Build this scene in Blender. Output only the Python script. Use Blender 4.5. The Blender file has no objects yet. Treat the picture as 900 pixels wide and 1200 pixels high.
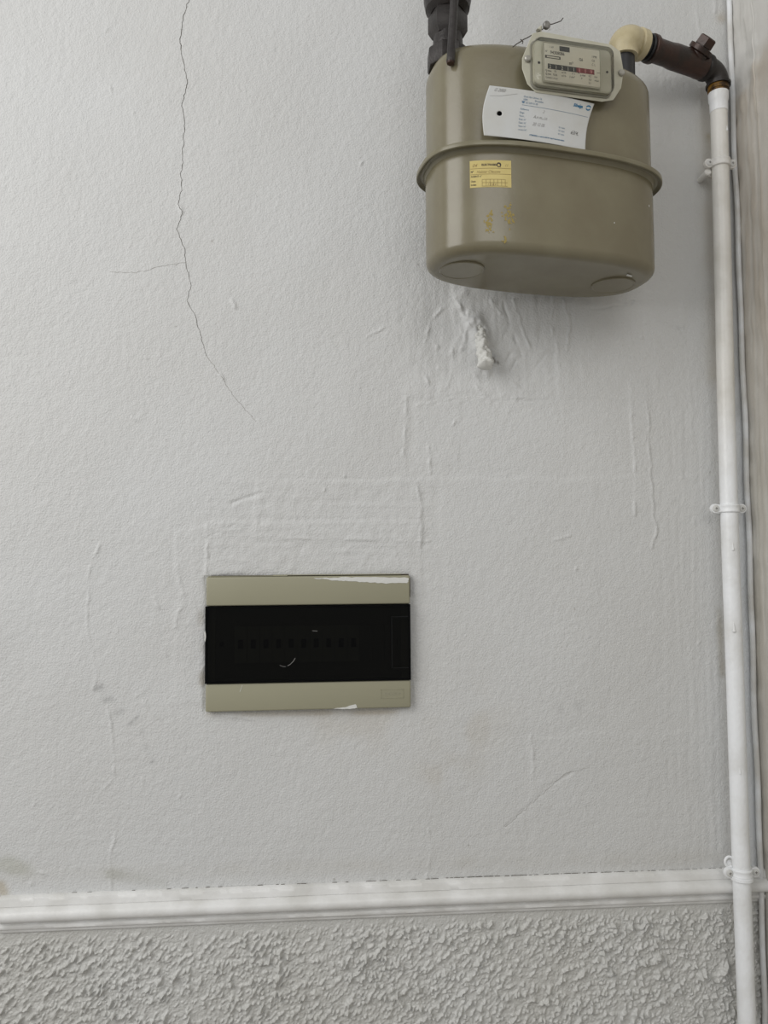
import bpy, bmesh, math, random
import numpy as np
from mathutils import Vector, Matrix
random.seed(7); RNG = np.random.default_rng(11)
SC = bpy.context.scene; COL = SC.collection
R = math.radians
# ------------------------------------------------------------------ camera
D, EYE, F = 1.08, 1.5, 900.0
PITCH, YAW, ROLL = R(3.51), R(4.69), R(-0.23)
FW = Vector((math.sin(YAW)*math.cos(PITCH), math.cos(YAW)*math.cos(PITCH), math.sin(PITCH)))
RT0 = Vector((math.cos(YAW), -math.sin(YAW), 0)); UP0 = RT0.cross(FW)
RT = RT0*math.cos(ROLL)+UP0*math.sin(ROLL); UP = UP0*math.cos(ROLL)-RT0*math.sin(ROLL)
CAM = Vector((0, -D, EYE))
cam = bpy.data.cameras.new('camera'); camo = bpy.data.objects.new('camera', cam); COL.objects.link(camo)
cam.sensor_fit = 'VERTICAL'; cam.sensor_height = 36; cam.sensor_width = 27; cam.lens = F/1200*36
cam.clip_start = 0.01
m = Matrix((RT, UP, -FW)).transposed().to_4x4(); m.translation = CAM; camo.matrix_world = m
SC.camera = camo
def W(px, py, d=0.0):
    """point at distance d in front of the wall seen at a pixel of the photograph"""
    r = FW + RT*((px-450)/F) - UP*((py-600)/F)
    t = (-d-CAM.y)/r.y
    return CAM + r*t
# ------------------------------------------------------------------ light
SC.view_settings.view_transform = 'Standard'; SC.view_settings.look = 'None'
SC.view_settings.exposure = 0.0; SC.view_settings.gamma = 1.0; SC.view_settings.use_curve_mapping = False
wd = bpy.data.worlds.new('world'); SC.world = wd; wd.use_nodes = True
bg = wd.node_tree.nodes['Background']; bg.inputs[0].default_value = (0.94, 0.955, 0.97, 1); bg.inputs[1].default_value = 0.43
def area(name, loc, target, sx, sy, power, col):
    l = bpy.data.lights.new(name, 'AREA'); l.shape = 'RECTANGLE'; l.size = sx; l.size_y = sy; l.energy = power; l.color = col
    o = bpy.data.objects.new(name, l); COL.objects.link(o); o.location = loc
    o.rotation_euler = (Vector(target)-Vector(loc)).to_track_quat('-Z', 'Y').to_euler(); return o
area('window_light', (-1.8, -1.5, 2.55), (0.1, 0, 1.75), 1.6, 2.0, 37, (1.0, 0.985, 0.96))
area('front_fill_light', (0.3, -3.2, 3.1), (0.4, 0, 1.7), 1.6, 1.2, 15, (1.0, 0.985, 0.96))  # added soft fill from high in front, its source unseen

# ------------------------------------------------------------------ materials
def mat(name, col, rough=0.5, metal=0.0, spec=0.5, col2=None, cscale=6.0, camt=0.5, bump=0.0, bscale=300.0, coat=0.0, attr=None, detail=4, stops=(0.35, 0.65)):
    M = bpy.data.materials.new(name); M.use_nodes = True; nt = M.node_tree; N = nt.nodes; L = nt.links
    b = N['Principled BSDF']; b.inputs['Roughness'].default_value = rough; b.inputs['Metallic'].default_value = metal
    b.inputs['Specular IOR Level'].default_value = spec; b.inputs['Coat Weight'].default_value = coat
    b.inputs['Base Color'].default_value = (*col, 1)
    tc = N.new('ShaderNodeTexCoord'); out = None
    if col2:
        n = N.new('ShaderNodeTexNoise'); n.inputs['Scale'].default_value = cscale; n.inputs['Detail'].default_value = detail
        L.new(tc.outputs['Object'], n.inputs['Vector'])
        r = N.new('ShaderNodeValToRGB'); r.color_ramp.elements[0].position = stops[0]; r.color_ramp.elements[1].position = stops[1]
        r.color_ramp.elements[0].color = (*col, 1); r.color_ramp.elements[1].color = (*col2, 1)
        L.new(n.outputs['Fac'], r.inputs['Fac']); out = r.outputs['Color']; L.new(out, b.inputs['Base Color'])
    if attr:
        a = N.new('ShaderNodeAttribute'); a.attribute_name = attr
        mx = N.new('ShaderNodeMix'); mx.data_type = 'RGBA'; mx.blend_type = 'MULTIPLY'; mx.inputs['Factor'].default_value = 1
        if out: L.new(out, mx.inputs['A'])
        else: mx.inputs['A'].default_value = (*col, 1)
        L.new(a.outputs['Color'], mx.inputs['B']); out = mx.outputs['Result']; L.new(out, b.inputs['Base Color'])
    if bump:
        n = N.new('ShaderNodeTexNoise'); n.inputs['Scale'].default_value = bscale; n.inputs['Detail'].default_value = 3
        L.new(tc.outputs['Object'], n.inputs['Vector'])
        bu = N.new('ShaderNodeBump'); bu.inputs['Strength'].default_value = 1.0; bu.inputs['Distance'].default_value = bump
        L.new(n.outputs['Fac'], bu.inputs['Height']); L.new(bu.outputs['Normal'], b.inputs['Normal'])
    return M
def srgb(r, g, b):
    f = lambda c: (c/255/12.92) if c/255 <= 0.04045 else ((c/255+0.055)/1.055)**2.4
    return (f(r), f(g), f(b))
M_WALL = mat('painted_plaster', (0.63, 0.636, 0.632), 0.5, spec=0.4, col2=(0.60, 0.60, 0.588), cscale=2.6, bump=0.0010, bscale=400, attr='stain_shade')
M_ROUGHCAST = mat('painted_roughcast', (0.60, 0.60, 0.58), 0.28, spec=0.6, col2=(0.55, 0.545, 0.515), cscale=4, bump=0.0012, bscale=430, attr='stain_shade')
M_RETURN = mat('painted_return', (0.66, 0.65, 0.62), 0.5, spec=0.4, col2=(0.60, 0.585, 0.55), cscale=14, bump=0.0003, bscale=200, attr='stain_shade')
M_TRIM = mat('trim_gloss_paint', (0.80, 0.80, 0.79), 0.33, spec=0.5, col2=(0.66, 0.655, 0.63), cscale=22, bump=0.0003, bscale=260)
M_PIPE = mat('pipe_white_paint', (0.87, 0.885, 0.90), 0.34, spec=0.5, col2=(0.70, 0.70, 0.68), cscale=26, bump=0.0006, bscale=160, stops=(0.45, 0.9), attr='stain_shade')
M_CABLE = mat('cable_white_paint', (0.84, 0.86, 0.88), 0.35, col2=(0.64, 0.63, 0.60), cscale=22, bump=0.0004, bscale=150)
M_METER = mat('meter_enamel', srgb(124, 118, 96), 0.24, spec=0.6, col2=srgb(116, 109, 88), cscale=16, bump=0.00012, bscale=150)
M_SEAM = mat('seam_enamel', srgb(127, 122, 101), 0.3, spec=0.5, col2=srgb(118, 112, 90), cscale=30)
M_HOUSING = mat('index_housing_paint', srgb(192, 190, 174), 0.4, col2=srgb(182, 179, 161), cscale=40)
M_DIAL = mat('dial_card', srgb(232, 228, 212), 0.5, col2=srgb(224, 219, 202), cscale=30)
M_INK = mat('black_ink', srgb(70, 68, 62), 0.6)
M_DARK = mat('counter_black', srgb(52, 54, 54), 0.5, col2=srgb(66, 68, 66), cscale=120)
M_GASK = mat('gasket_grey', srgb(140, 138, 126), 0.5)
M_RED = mat('counter_red', srgb(135, 62, 66), 0.5, col2=srgb(120, 48, 54), cscale=120)
M_DIGIT = mat('digit_white', srgb(215, 212, 200), 0.5)
M_PINK = mat('digit_pink', srgb(222, 150, 150), 0.5)
M_IRON = mat('black_iron', srgb(54, 50, 48), 0.42, metal=0.25, col2=srgb(36, 32, 30), cscale=60, bump=0.0004, bscale=320)
M_BROWN = mat('rusty_iron', srgb(64, 40, 31), 0.36, metal=0.2, col2=srgb(40, 33, 29), cscale=38, bump=0.0004, bscale=260)
M_CREAM = mat('cream_paint', srgb(196, 184, 150), 0.42, col2=srgb(176, 164, 130), cscale=45, bump=0.0005, bscale=160)
M_BRASS = mat('stained_brass', srgb(138, 100, 30), 0.45, metal=0.4, col2=srgb(60, 42, 20), cscale=70, stops=(0.42, 0.56))
M_SCREW = mat('painted_screw', (0.62, 0.62, 0.60), 0.4)
M_SCREWM = mat('zinc_screw', srgb(168, 166, 158), 0.4, metal=0.4)
M_LEAD = mat('lead_seal', srgb(150, 148, 145), 0.45, metal=0.4, col2=srgb(120, 118, 115), cscale=200)
M_WIRE = mat('seal_wire', srgb(80, 74, 68), 0.5, metal=0.5)
M_PAPER = mat('white_card', srgb(202, 204, 204), 0.6, spec=0.3, col2=srgb(195, 195, 190), cscale=20)
M_BLUE = mat('blue_ink', srgb(98, 125, 150), 0.6)
M_BLUE2 = mat('logo_blue_ink', srgb(40, 110, 150), 0.6)
M_PENCIL = mat('pencil', srgb(140, 138, 136), 0.6)
M_YELLOW = mat('yellow_sticker', srgb(205, 188, 122), 0.5, col2=srgb(196, 178, 112), cscale=60)
M_STINK = mat('sticker_ink', srgb(45, 36, 34), 0.5)
M_GLUE = mat('glue_residue', srgb(150, 132, 70), 0.6)
M_BOX = mat('unit_plastic', srgb(153, 150, 128), 0.4, spec=0.4, col2=srgb(150, 147, 125), cscale=5)
M_INNER = mat('inner_plastic', srgb(150, 150, 138), 0.5)
M_BREAK = mat('breaker_plastic', srgb(120, 120, 112), 0.5)
M_LEVER = mat('breaker_lever', srgb(30, 30, 32), 0.4)
M_SLOT = mat('screw_slot', srgb(105, 102, 98), 0.7)
M_CHIP = mat('white_paint_smear', (0.66, 0.66, 0.63), 0.55, bump=0.0004, bscale=300)
M_CRACK = mat('crack_dark', srgb(96, 92, 86), 0.9, spec=0.0)
M_GAP = mat('gap_shadow', srgb(70, 62, 52), 0.9, spec=0.0)
M_FLOOR = mat('floor_tile', (0.32, 0.28, 0.24), 0.5, col2=(0.26, 0.23, 0.2), cscale=5)

def glassy(name, tint, rough, spec_ior=1.45, gl=1.0):
    M = bpy.data.materials.new(name); M.use_nodes = True; nt = M.node_tree; N = nt.nodes; L = nt.links
    N.remove(N['Principled BSDF']); out = N['Material Output']
    t = N.new('ShaderNodeBsdfTransparent'); t.inputs[0].default_value = (*tint, 1)
    g = N.new('ShaderNodeBsdfGlossy'); g.inputs['Roughness'].default_value = rough; g.inputs[0].default_value = (gl, gl, gl, 1)
    f = N.new('ShaderNodeFresnel'); f.inputs['IOR'].default_value = spec_ior
    x = N.new('ShaderNodeMixShader'); L.new(f.outputs[0], x.inputs[0]); L.new(t.outputs[0], x.inputs[1]); L.new(g.outputs[0], x.inputs[2])
    L.new(x.outputs[0], out.inputs['Surface']); return M
M_SMOKED = glassy('smoked_acrylic', (0.36, 0.36, 0.34), 0.12, 1.3, 0.5)
M_CLEAR = glassy('clear_polycarbonate', (0.93, 0.93, 0.91), 0.06, 1.45)

# ------------------------------------------------------------------ helpers
def tag(o, label=None, cat=None, group=None, kind=None):
    for k, v in (('label', label), ('category', cat), ('group', group), ('kind', kind)):
        if v: o[k] = v
    return o
def empty(name, loc, rz=0.0, label=None, cat=None, group=None):
    o = bpy.data.objects.new(name, None); COL.objects.link(o); o.location = loc; o.rotation_euler = (0, 0, rz)
    o.empty_display_size = 0.02
    return tag(o, label, cat, group)
def mesh_obj(name, verts, faces, material, parent=None, smooth=False, rel=False):
    """verts are in the parent's own space"""
    me = bpy.data.meshes.new(name); me.from_pydata([tuple(v) for v in verts], [], faces); me.validate(); me.update()
    o = bpy.data.objects.new(name, me); COL.objects.link(o); me.materials.append(material)
    if parent: o.parent = parent
    if smooth:
        me.polygons.foreach_set('use_smooth', [True]*len(me.polygons))
    return o
def autosmooth(o, ang=35):
    me = o.data; bm = bmesh.new(); bm.from_mesh(me)
    bmesh.ops.recalc_face_normals(bm, faces=bm.faces)
    for f in bm.faces: f.smooth = True
    for e in bm.edges:
        if len(e.link_faces) == 2 and e.calc_face_angle(0) > R(ang): e.smooth = False
    bm.to_mesh(me); bm.free(); return o
class MB:
    def __init__(s): s.v = []; s.f = []
    def add(s, v, f):
        n = len(s.v); s.v += [Vector(p) for p in v]; s.f += [tuple(i+n for i in q) for q in f]
    def box(s, a, b):
        x0, y0, z0 = a; x1, y1, z1 = b
        s.add([(x0,y0,z0),(x1,y0,z0),(x1,y1,z0),(x0,y1,z0),(x0,y0,z1),(x1,y0,z1),(x1,y1,z1),(x0,y1,z1)],
              [(0,3,2,1),(4,5,6,7),(0,1,5,4),(1,2,6,5),(2,3,7,6),(3,0,4,7)])
    def sweep(s, pts, rad, seg=20, caps=True, spin=0.0, up=None):
        pts = [Vector(p) for p in pts]; n = len(pts)
        if not isinstance(rad, (list, tuple)): rad = [rad]*n
        t0 = (pts[1]-pts[0]).normalized(); ref = Vector(up) if up else (Vector((0,0,1)) if abs(t0.z) < 0.9 else Vector((0,1,0)))
        nv = (ref-t0*ref.dot(t0)).normalized(); V = []; prev = t0
        for i, p in enumerate(pts):
            t = (pts[min(i+1,n-1)]-pts[max(i-1,0)])
            t = t.normalized() if t.length > 1e-9 else prev
            nv = (nv-t*nv.dot(t)).normalized(); bv = t.cross(nv); prev = t
            for k in range(seg):
                a = 2*math.pi*k/seg+spin
                V.append(p+(nv*math.cos(a)+bv*math.sin(a))*rad[i])
        Fc = [(i*seg+k, i*seg+(k+1)%seg, (i+1)*seg+(k+1)%seg, (i+1)*seg+k) for i in range(n-1) for k in range(seg)]
        if caps: Fc += [tuple(reversed(range(seg))), tuple((n-1)*seg+k for k in range(seg))]
        s.add(V, Fc)
    def ax(s, p, d, prof, seg=24, spin=0.0, up=None):
        """turned shape: prof is a list of (distance along d, radius)"""
        d = Vector(d).normalized(); p = Vector(p)
        pts = [p+d*(a+i*1e-7) for i, (a, r) in enumerate(prof)]
        ref = Vector(up) if up else (Vector((0,0,1)) if abs(d.z) < 0.9 else Vector((0,1,0)))
        nv = (ref-d*ref.dot(d)).normalized(); bv = d.cross(nv); V = []
        for q, (a, r) in zip(pts, prof):
            for k in range(seg):
                t = 2*math.pi*k/seg+spin; V.append(q+(nv*math.cos(t)+bv*math.sin(t))*r)
        n = len(prof)
        Fc = [(i*seg+k, i*seg+(k+1)%seg, (i+1)*seg+(k+1)%seg, (i+1)*seg+k) for i in range(n-1) for k in range(seg)]
        Fc += [tuple(reversed(range(seg))), tuple((n-1)*seg+k for k in range(seg))]
        s.add(V, Fc)
    def build(s, name, material, parent=None, smooth=35):
        o = mesh_obj(name, s.v, s.f, material, parent)
        if smooth: autosmooth(o, smooth)
        return o
def bevel(o, w, seg=2):
    bm = bmesh.new(); bm.from_mesh(o.data)
    es = [e for e in bm.edges if len(e.link_faces) == 2 and e.calc_face_angle(0) > R(40)]
    bmesh.ops.bevel(bm, geom=es, offset=w, segments=seg, affect='EDGES', profile=0.5, clamp_overlap=True)
    bm.to_mesh(o.data); bm.free(); return autosmooth(o, 40)
def text2d(s, size, w=1.0, align='LEFT', bold=0.0, italic=0.0, res=3):
    """flat triangulated lettering: (verts 2d, faces)"""
    c = bpy.data.curves.new('t', 'FONT'); c.body = s; c.size = size; c.align_x = align; c.resolution_u = res
    c.offset = bold; c.shear = italic
    o = bpy.data.objects.new('t', c); COL.objects.link(o)
    dg = bpy.context.evaluated_depsgraph_get(); me = bpy.data.meshes.new_from_object(o.evaluated_get(dg))
    v = [(p.co.x*w, p.co.y) for p in me.vertices]; f = [tuple(p.vertices) for p in me.polygons]
    bpy.data.objects.remove(o); bpy.data.curves.remove(c); bpy.data.meshes.remove(me); return v, f
class Print:
    """flat print collected in sheet coordinates, then laid on a surface by fn(u, v)"""
    def __init__(s): s.v = []; s.f = []
    def add(s, v, f):
        n = len(s.v); s.v += v; s.f += [tuple(i+n for i in q) for q in f]
    def text(s, t, u, v, size, w=1.0, rot=0.0, **k):
        V, Fc = text2d(t, size, w, **k); c, q = math.cos(rot), math.sin(rot)
        s.add([(u+x*c-y*q, v+x*q+y*c) for x, y in V], Fc)
    def rect(s, u0, v0, u1, v1): s.add([(u0,v0),(u1,v0),(u1,v1),(u0,v1)], [(0,1,2,3)])
    def line(s, pts, w):
        for a, b in zip(pts, pts[1:]):
            dx, dy = b[0]-a[0], b[1]-a[1]; l = math.hypot(dx, dy) or 1; nx, ny = -dy/l*w/2, dx/l*w/2
            n = max(1, int(l/0.004))
            for i in range(n):
                p = (a[0]+dx*i/n, a[1]+dy*i/n); q = (a[0]+dx*(i+1)/n, a[1]+dy*(i+1)/n)
                s.add([(p[0]-nx,p[1]-ny),(q[0]-nx,q[1]-ny),(q[0]+nx,q[1]+ny),(p[0]+nx,p[1]+ny)], [(0,1,2,3)])
    def build(s, name, fn, material, parent): return mesh_obj(name, [fn(u, v) for u, v in s.v], s.f, material, parent)

# ------------------------------------------------------------------ the wall as a relief
def bspl(c, cell):
    t = c/cell; i = np.floor(t).astype(int); f = t-i; i0 = i.min()-1; n = i.max()-i0+3
    A = np.zeros((len(c), n), np.float32); r = np.arange(len(c))
    for k, w in enumerate(((1-f)**3/6, (3*f**3-6*f**2+4)/6, (-3*f**3+3*f**2+3*f+1)/6, f**3/6)): A[r, i-i0-1+k] = w
    return A
def noise(xs, zs, cx, cz=None):
    A, B = bspl(xs, cx), bspl(zs, cz or cx)
    return (B @ RNG.standard_normal((B.shape[1], A.shape[1])).astype(np.float32) @ A.T)*1.7     # rows z, columns x
def smooth(a, b, t): t = np.clip((t-a)/(b-a), 0, 1); return t*t*(3-2*t)
PXM = 0.0012      # a pixel of the photograph on the wall plane, in metres
def poly_dist(X, Z, pts):
    d = np.full(X.shape, 1e9, np.float32)
    for (ax, az), (bx, bz) in zip(pts, pts[1:]):
        L2 = (bx-ax)**2+(bz-az)**2+1e-12
        t = np.clip(((X-ax)*(bx-ax)+(Z-az)*(bz-az))/L2, 0, 1)
        d = np.minimum(d, np.hypot(X-ax-t*(bx-ax), Z-az-t*(bz-az)))
    return d
def wpts(P, dens=6, jit=1.0):
    out = []
    for (a, b), (c, e) in zip(P, P[1:]):
        n = max(1, int(math.hypot(c-a, e-b)/dens))
        for i in range(n):
            t = i/n; j = jit if i else 0.0
            p = W(a+(c-a)*t+random.uniform(-j, j), b+(e-b)*t+random.uniform(-j, j)); out.append((p.x, p.z))
    p = W(*P[-1]); out.append((p.x, p.z)); return out
def window(X1, Z1, pts, pad):
    xs = [p[0] for p in pts]; zs = [p[1] for p in pts]
    i0, i1 = np.searchsorted(X1, [min(xs)-pad, max(xs)+pad]); j0, j1 = np.searchsorted(Z1, [min(zs)-pad, max(zs)+pad])
    return slice(j0, j1), slice(i0, i1)
def relief_wall(name, X1, Z1, H, material, stain_shade, parent=None):
    nx, nz = len(X1), len(Z1); X, Z = np.meshgrid(X1, Z1)
    co = np.empty((nz*nx, 3), np.float32); co[:, 0] = X.ravel(); co[:, 1] = -H.ravel(); co[:, 2] = Z.ravel()
    idx = np.arange(nz*nx).reshape(nz, nx)
    q = np.stack([idx[:-1, :-1], idx[:-1, 1:], idx[1:, 1:], idx[1:, :-1]], -1).reshape(-1, 4)
    me = bpy.data.meshes.new(name); me.vertices.add(len(co)); me.vertices.foreach_set('co', co.ravel())
    me.loops.add(q.size); me.loops.foreach_set('vertex_index', q.ravel().astype(np.int32))
    me.polygons.add(len(q)); me.polygons.foreach_set('loop_start', np.arange(0, q.size, 4, dtype=np.int32))
    me.polygons.foreach_set('use_smooth', np.ones(len(q), bool))
    me.update(calc_edges=True); a = me.color_attributes.new('stain_shade', 'FLOAT_COLOR', 'POINT')
    c = np.ones((nz*nx, 4), np.float32); c[:, :3] = stain_shade.reshape(-1, 3); a.data.foreach_set('color', c.ravel())
    me.materials.append(material); o = bpy.data.objects.new(name, me); COL.objects.link(o)
    if parent: o.parent = parent
    return o
XR = 0.645
def axis(lo, a, b, hi, s, coarse=0.08):
    l = np.arange(lo, a-s/2, coarse); r = np.arange(b+s, hi, coarse)
    return np.concatenate([l, np.arange(a, b, s), r, [hi]]) if hi > b+s else np.concatenate([l, np.arange(a, b, s), [hi]])
ZS = 1.035        # the plaster and the roughcast meet behind the dado rail
X1 = axis(-2.0, -0.50, XR-0.0001, XR, 0.00165); Z1 = axis(ZS, ZS, 2.335, 2.75, 0.00165)
X, Z = np.meshgrid(X1, Z1)
fade = smooth(-0.6, -0.5, X)*smooth(2.5, 2.4, Z)*0+smooth(-0.56, -0.49, X)*(1-smooth(2.335, 2.4, Z))
H = 0.0009*noise(X1, Z1, 0.12)+0.00035*noise(X1, Z1, 0.045)+0.00007*noise(X1, Z1, 0.014)
peel = noise(X1, Z1, 0.0042, 0.0052); 
def noise2(U, V, cu, cv):          # the same kind of noise for slanted coordinates
    u, v = U/cu, V/cv; u = u-u.min()+1; v = v-v.min()+1; iu, iv = u.astype(int), v.astype(int); fu, fv = u-iu, v-iv
    G = RNG.standard_normal((iv.max()+3, iu.max()+3)).astype(np.float32); out = 0
    wu = ((1-fu)**3/6, (3*fu**3-6*fu**2+4)/6, (-3*fu**3+3*fu**2+3*fu+1)/6, fu**3/6); wv = ((1-fv)**3/6, (3*fv**3-6*fv**2+4)/6, (-3*fv**3+3*fv**2+3*fv+1)/6, fv**3/6)
    for a in range(4):
        for b in range(4): out = out+wu[a]*wv[b]*G[iv-1+b, iu-1+a]
    return (out*1.7).astype(np.float32)
fine = noise2(X-0.15*Z, Z, 0.0024, 0.0034)
H += 0.00010*peel+0.00010*fine+0.00003*np.clip(noise2(X-0.3*Z, Z, 0.0024, 0.0030), 0, 3)**1.5
ST = np.ones(X.shape+(3,), np.float32)
def inbox(x0, y0, x1, y1, soft):      # soft mask given by photo pixels
    a, b = W(x0, (y0+y1)/2), W(x1, (y0+y1)/2); c, d = W((x0+x1)/2, y1), W((x0+x1)/2, y0)
    s = soft*PXM; wob = 0.3*s*WOB
    return smooth(a.x-s, a.x+s, X+wob)*(1-smooth(b.x-s, b.x+s, X+wob))*smooth(c.z-s, c.z+s, Z+wob)*(1-smooth(d.z-s, d.z+s, Z+wob))
WOB = noise(X1, Z1, 0.02)*2; RN = noise(X1, Z1, 0.007)*1.3
hs, vs = noise(X1, Z1, 0.05, 0.0035), noise(X1, Z1, 0.004, 0.06)
vs2 = noise(X1, Z1, 0.0025, 0.04)
H += 0.00014*hs*inbox(245, 560, 500, 672, 14)+0.00022*noise(X1, Z1, 0.006)*inbox(250, 560, 500, 672, 14)      # trowelled patch above the unit
H += 0.00012*vs*inbox(196, 600, 243, 840, 10)                                                              # and beside it
H += (0.00013*vs+0.00011*vs2)*inbox(775, 440, 846, 1035, 16)                                                  # brush strokes by the pipe
H += 0.0001*vs*inbox(690, 0, 846, 420, 16)
H += 0.00006*hs*inbox(0, 960, 850, 1050, 20)
dg = noise(X1, Z1, 0.011)*1.0
H += (0.0006*noise(X1, Z1, 0.02, 0.028)+0.00035*np.abs(noise(X1, Z1, 0.009, 0.016))+0.0002*vs)*inbox(478, 335, 690, 458, 22)   # lumpy repair under the meter
H += (0.0003*noise(X1, Z1, 0.02, 0.02)+0.00015*dg)*inbox(690, 335, 800, 440, 22)
def plateau(x0, y0, x1, y1, h, soft=2.5): 
    global H
    H += h*inbox(x0, y0, x1, y1, soft)
plateau(243, 612, 494, 700, 0.0007); plateau(300, 562, 492, 632, 0.0006); plateau(205, 620, 246, 825, 0.0006, 4)
plateau(478, 466, 740, 560, -0.0006, 3); plateau(741, 440, 760, 600, 0.0005); plateau(530, 330, 650, 412, 0.0008, 3)
plateau(486, 470, 538, 545, 0.0004); plateau(622, 860, 840, 1200, 0.0004, 3); plateau(606, 410, 652, 470, -0.0005, 2)
plateau(520, 560, 700, 850, 0.0004, 6); plateau(495, 572, 515, 640, -0.0005, 3)
def ridge(P, w, h, dens=6, jit=1.0, step=0.0):
    """a raised (or sunk, h < 0) line drawn through photo pixels; w in pixels"""
    pts = wpts(P, dens, jit); s = window(X1, Z1, pts, w*PXM*4)
    d = poly_dist(X[s], Z[s], pts); H[s] += 1.5*h*np.exp(-(d/(w*PXM))**2)*np.clip(0.75+0.55*RN[s], 0.1, 1.6)
for P, w, h in (
    ([(118,635),(104,672),(102,735),(114,791),(109,808)], 1.3, 0.0006), ([(127,827),(133,877),(135,910),(122,925)], 1.3, 0.0007),
    ([(137,970),(129,1006),(131,1043)], 1.4, 0.0008), ([(739,440),(741,499),(744,554),(743,583),(744,604)], 1.4, 0.0008),
    ([(758,457),(761,533),(766,609),(770,621),(764,642)], 1.4, 0.0008), ([(648,347),(646,381),(654,410),(650,440)], 1.5, 0.0008),
    ([(477,465),(473,533)], 1.6, 0.0007), ([(502,524),(504,554)], 1.6, 0.0009), ([(606,416),(652,409)], 1.2, 0.0006),
    ([(488,475),(534,465),(575,468)], 1.5, 0.0006), ([(601,466),(648,466)], 1.3, 0.0006), ([(513,405),(514,431)], 2.2, 0.0012),
    ([(777,376),(786,381),(798,387)], 1.3, -0.0009), ([(694,362),(725,358),(737,361),(745,349)], 1.6, -0.0008),
    ([(272,590),(292,583),(318,575)], 2.2, -0.0007), ([(240,632),(258,622),(275,615)], 1.6, -0.0006),
    ([(297,629),(380,632),(503,634)], 1.2, 0.0005), ([(489,572),(494,593),(492,640)], 1.7, 0.0006), ([(347,561),(440,562)], 1.2, -0.0003),
    ([(243,612),(242,675)], 1.5, 0.0007), ([(502,972),(505,1000),(500,1030)], 1.4, 0.0006), ([(622,861),(625,911),(640,920)], 1.3, 0.0005),
    ([(534,350),(545,375),(556,398)], 2.0, 0.0016), ([(528,352),(505,375),(498,400)], 1.8, 0.0008), ([(590,355),(597,380),(604,398),(612,418)], 1.6, -0.0009),
    ([(601,352),(612,385),(622,412)], 1.5, 0.0009), ([(575,352),(586,368)], 1.6, 0.0009), ([(548,366),(545,400),(538,412)], 1.8, 0.0009),
    ([(660,350),(668,380),(664,412)], 1.4, 0.0007), ([(430,394),(455,381)], 1.4, 0.0007), ([(745,382),(752,396)], 1.6, 0.0008),
    ([(222,840),(250,838),(300,843)], 1.5, 0.0005), ([(160,815),(175,830),(196,848)], 1.7, 0.0006), ([(272,352),(276,360)], 2.0, 0.0009),
    ([(650,632),(668,628)], 1.3, 0.0007), ([(205,655),(215,700),(205,735)], 2.0, 0.0005), ([(180,700),(186,712)], 2, 0.0007), ([(155,490),(162,493)], 2, 0.0007),
    ([(258,439),(262,444)], 1.6, 0.0009), ([(36,1036),(38,1030)], 1.8, 0.0012), ([(40,1021),(62,1026)], 1.4, 0.0008), ([(782,380),(800,384)], 1.5, 0.0006),
    ([(498,440),(503,450)], 2.0, 0.0009), ([(558,452),(575,470),(590,462)], 2.0, 0.0008), ([(530,400),(532,430),(526,452)], 2.0, 0.0008),
    ([(815,0),(822,60),(820,130)], 1.6, 0.0005), ([(842,0),(838,14)], 2.0, 0.001), ([(209,236),(213,250)], 2.2, 0.0009), ([(592,969),(644,922),(678,900)], 1.2, -0.0005)):
    ridge(P, w, h)
for i in range(70):       # pimples and nicks in the old paint
    x, y = random.uniform(5, 840), random.uniform(5, 1030)
    ridge([(x, y), (x+random.uniform(-3, 3), y+random.uniform(1, 5))], random.uniform(0.9, 1.4), random.choice((0.0005, 0.0007, -0.0004)))
for i in range(26):       # dragged trowel marks round the stub
    x, y = random.uniform(485, 660), random.uniform(350, 470); a = random.choice((-0.5, 0.1, 0.6))
    ridge([(x, y), (x+a*22, y+random.uniform(8, 22))], random.uniform(1.1, 2.2), random.uniform(-0.0006, 0.0008))
mound = wpts([(556,375),(566,400),(572,428)], 6, 0); s = window(X1, Z1, mound, 0.05)
H[s] += (0.006+0.003*noise(X1, Z1, 0.006)[s])*np.exp(-(poly_dist(X[s], Z[s], mound)/0.012)**2)
mound = wpts([(543,350),(556,378),(566,402)], 6, 0); s = window(X1, Z1, mound, 0.06)
H[s] += (0.0035+0.0015*noise(X1, Z1, 0.007)[s])*np.exp(-(poly_dist(X[s], Z[s], mound)/0.013)**2)
# the plaster dips where it meets the fuse box
mb = inbox(240, 673, 482, 832, 2.0); H = H*(1-mb)-0.001*mb
def stain_shade(P, w, col, k=1.0, n=0.5):
    pts = wpts(P, 8, 0); s = window(X1, Z1, pts, w*PXM*3); d = poly_dist(X[s], Z[s], pts)/(w*PXM)
    a = np.clip(k*np.exp(-d**2)*(1+n*WOB[s]), 0, 1)[..., None]; ST[s] = ST[s]*(1-a)+ST[s]*np.array(col, np.float32)*a
GREY = (0.70, 0.70, 0.70); TAN = (0.82, 0.76, 0.66)
for x, y, l, w in ((116,806,5,3.2),(127,820,7,3.4),(139,834,7,3.2),(154,847,2,2.4),(160,841,2,2),(167,858,2,2.2),(173,875,2,2.4),(179,892,2,2)):
    stain_shade([(x-l/2, y+1), (x+l/2, y-1)], w, GREY, 0.6, 0.2)
stain_shade([(130,1024),(190,1036)], 6, (0.84,0.84,0.81), 0.6); stain_shade([(0,1040),(3,1046)], 6, TAN, 1.0); stain_shade([(5,1012),(30,1022)], 9, (0.84,0.84,0.79), 0.7)
stain_shade([(654,829),(656,833)], 5, GREY, 0.35); stain_shade([(677,824),(678,829)], 5, GREY, 0.3)
stain_shade([(236,712),(237,760),(237,800)], 4, (0.72,0.68,0.62), 0.55, 0.8); stain_shade([(244,837),(480,834)], 3, (0.8,0.76,0.70), 0.6, 0.6)
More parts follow.
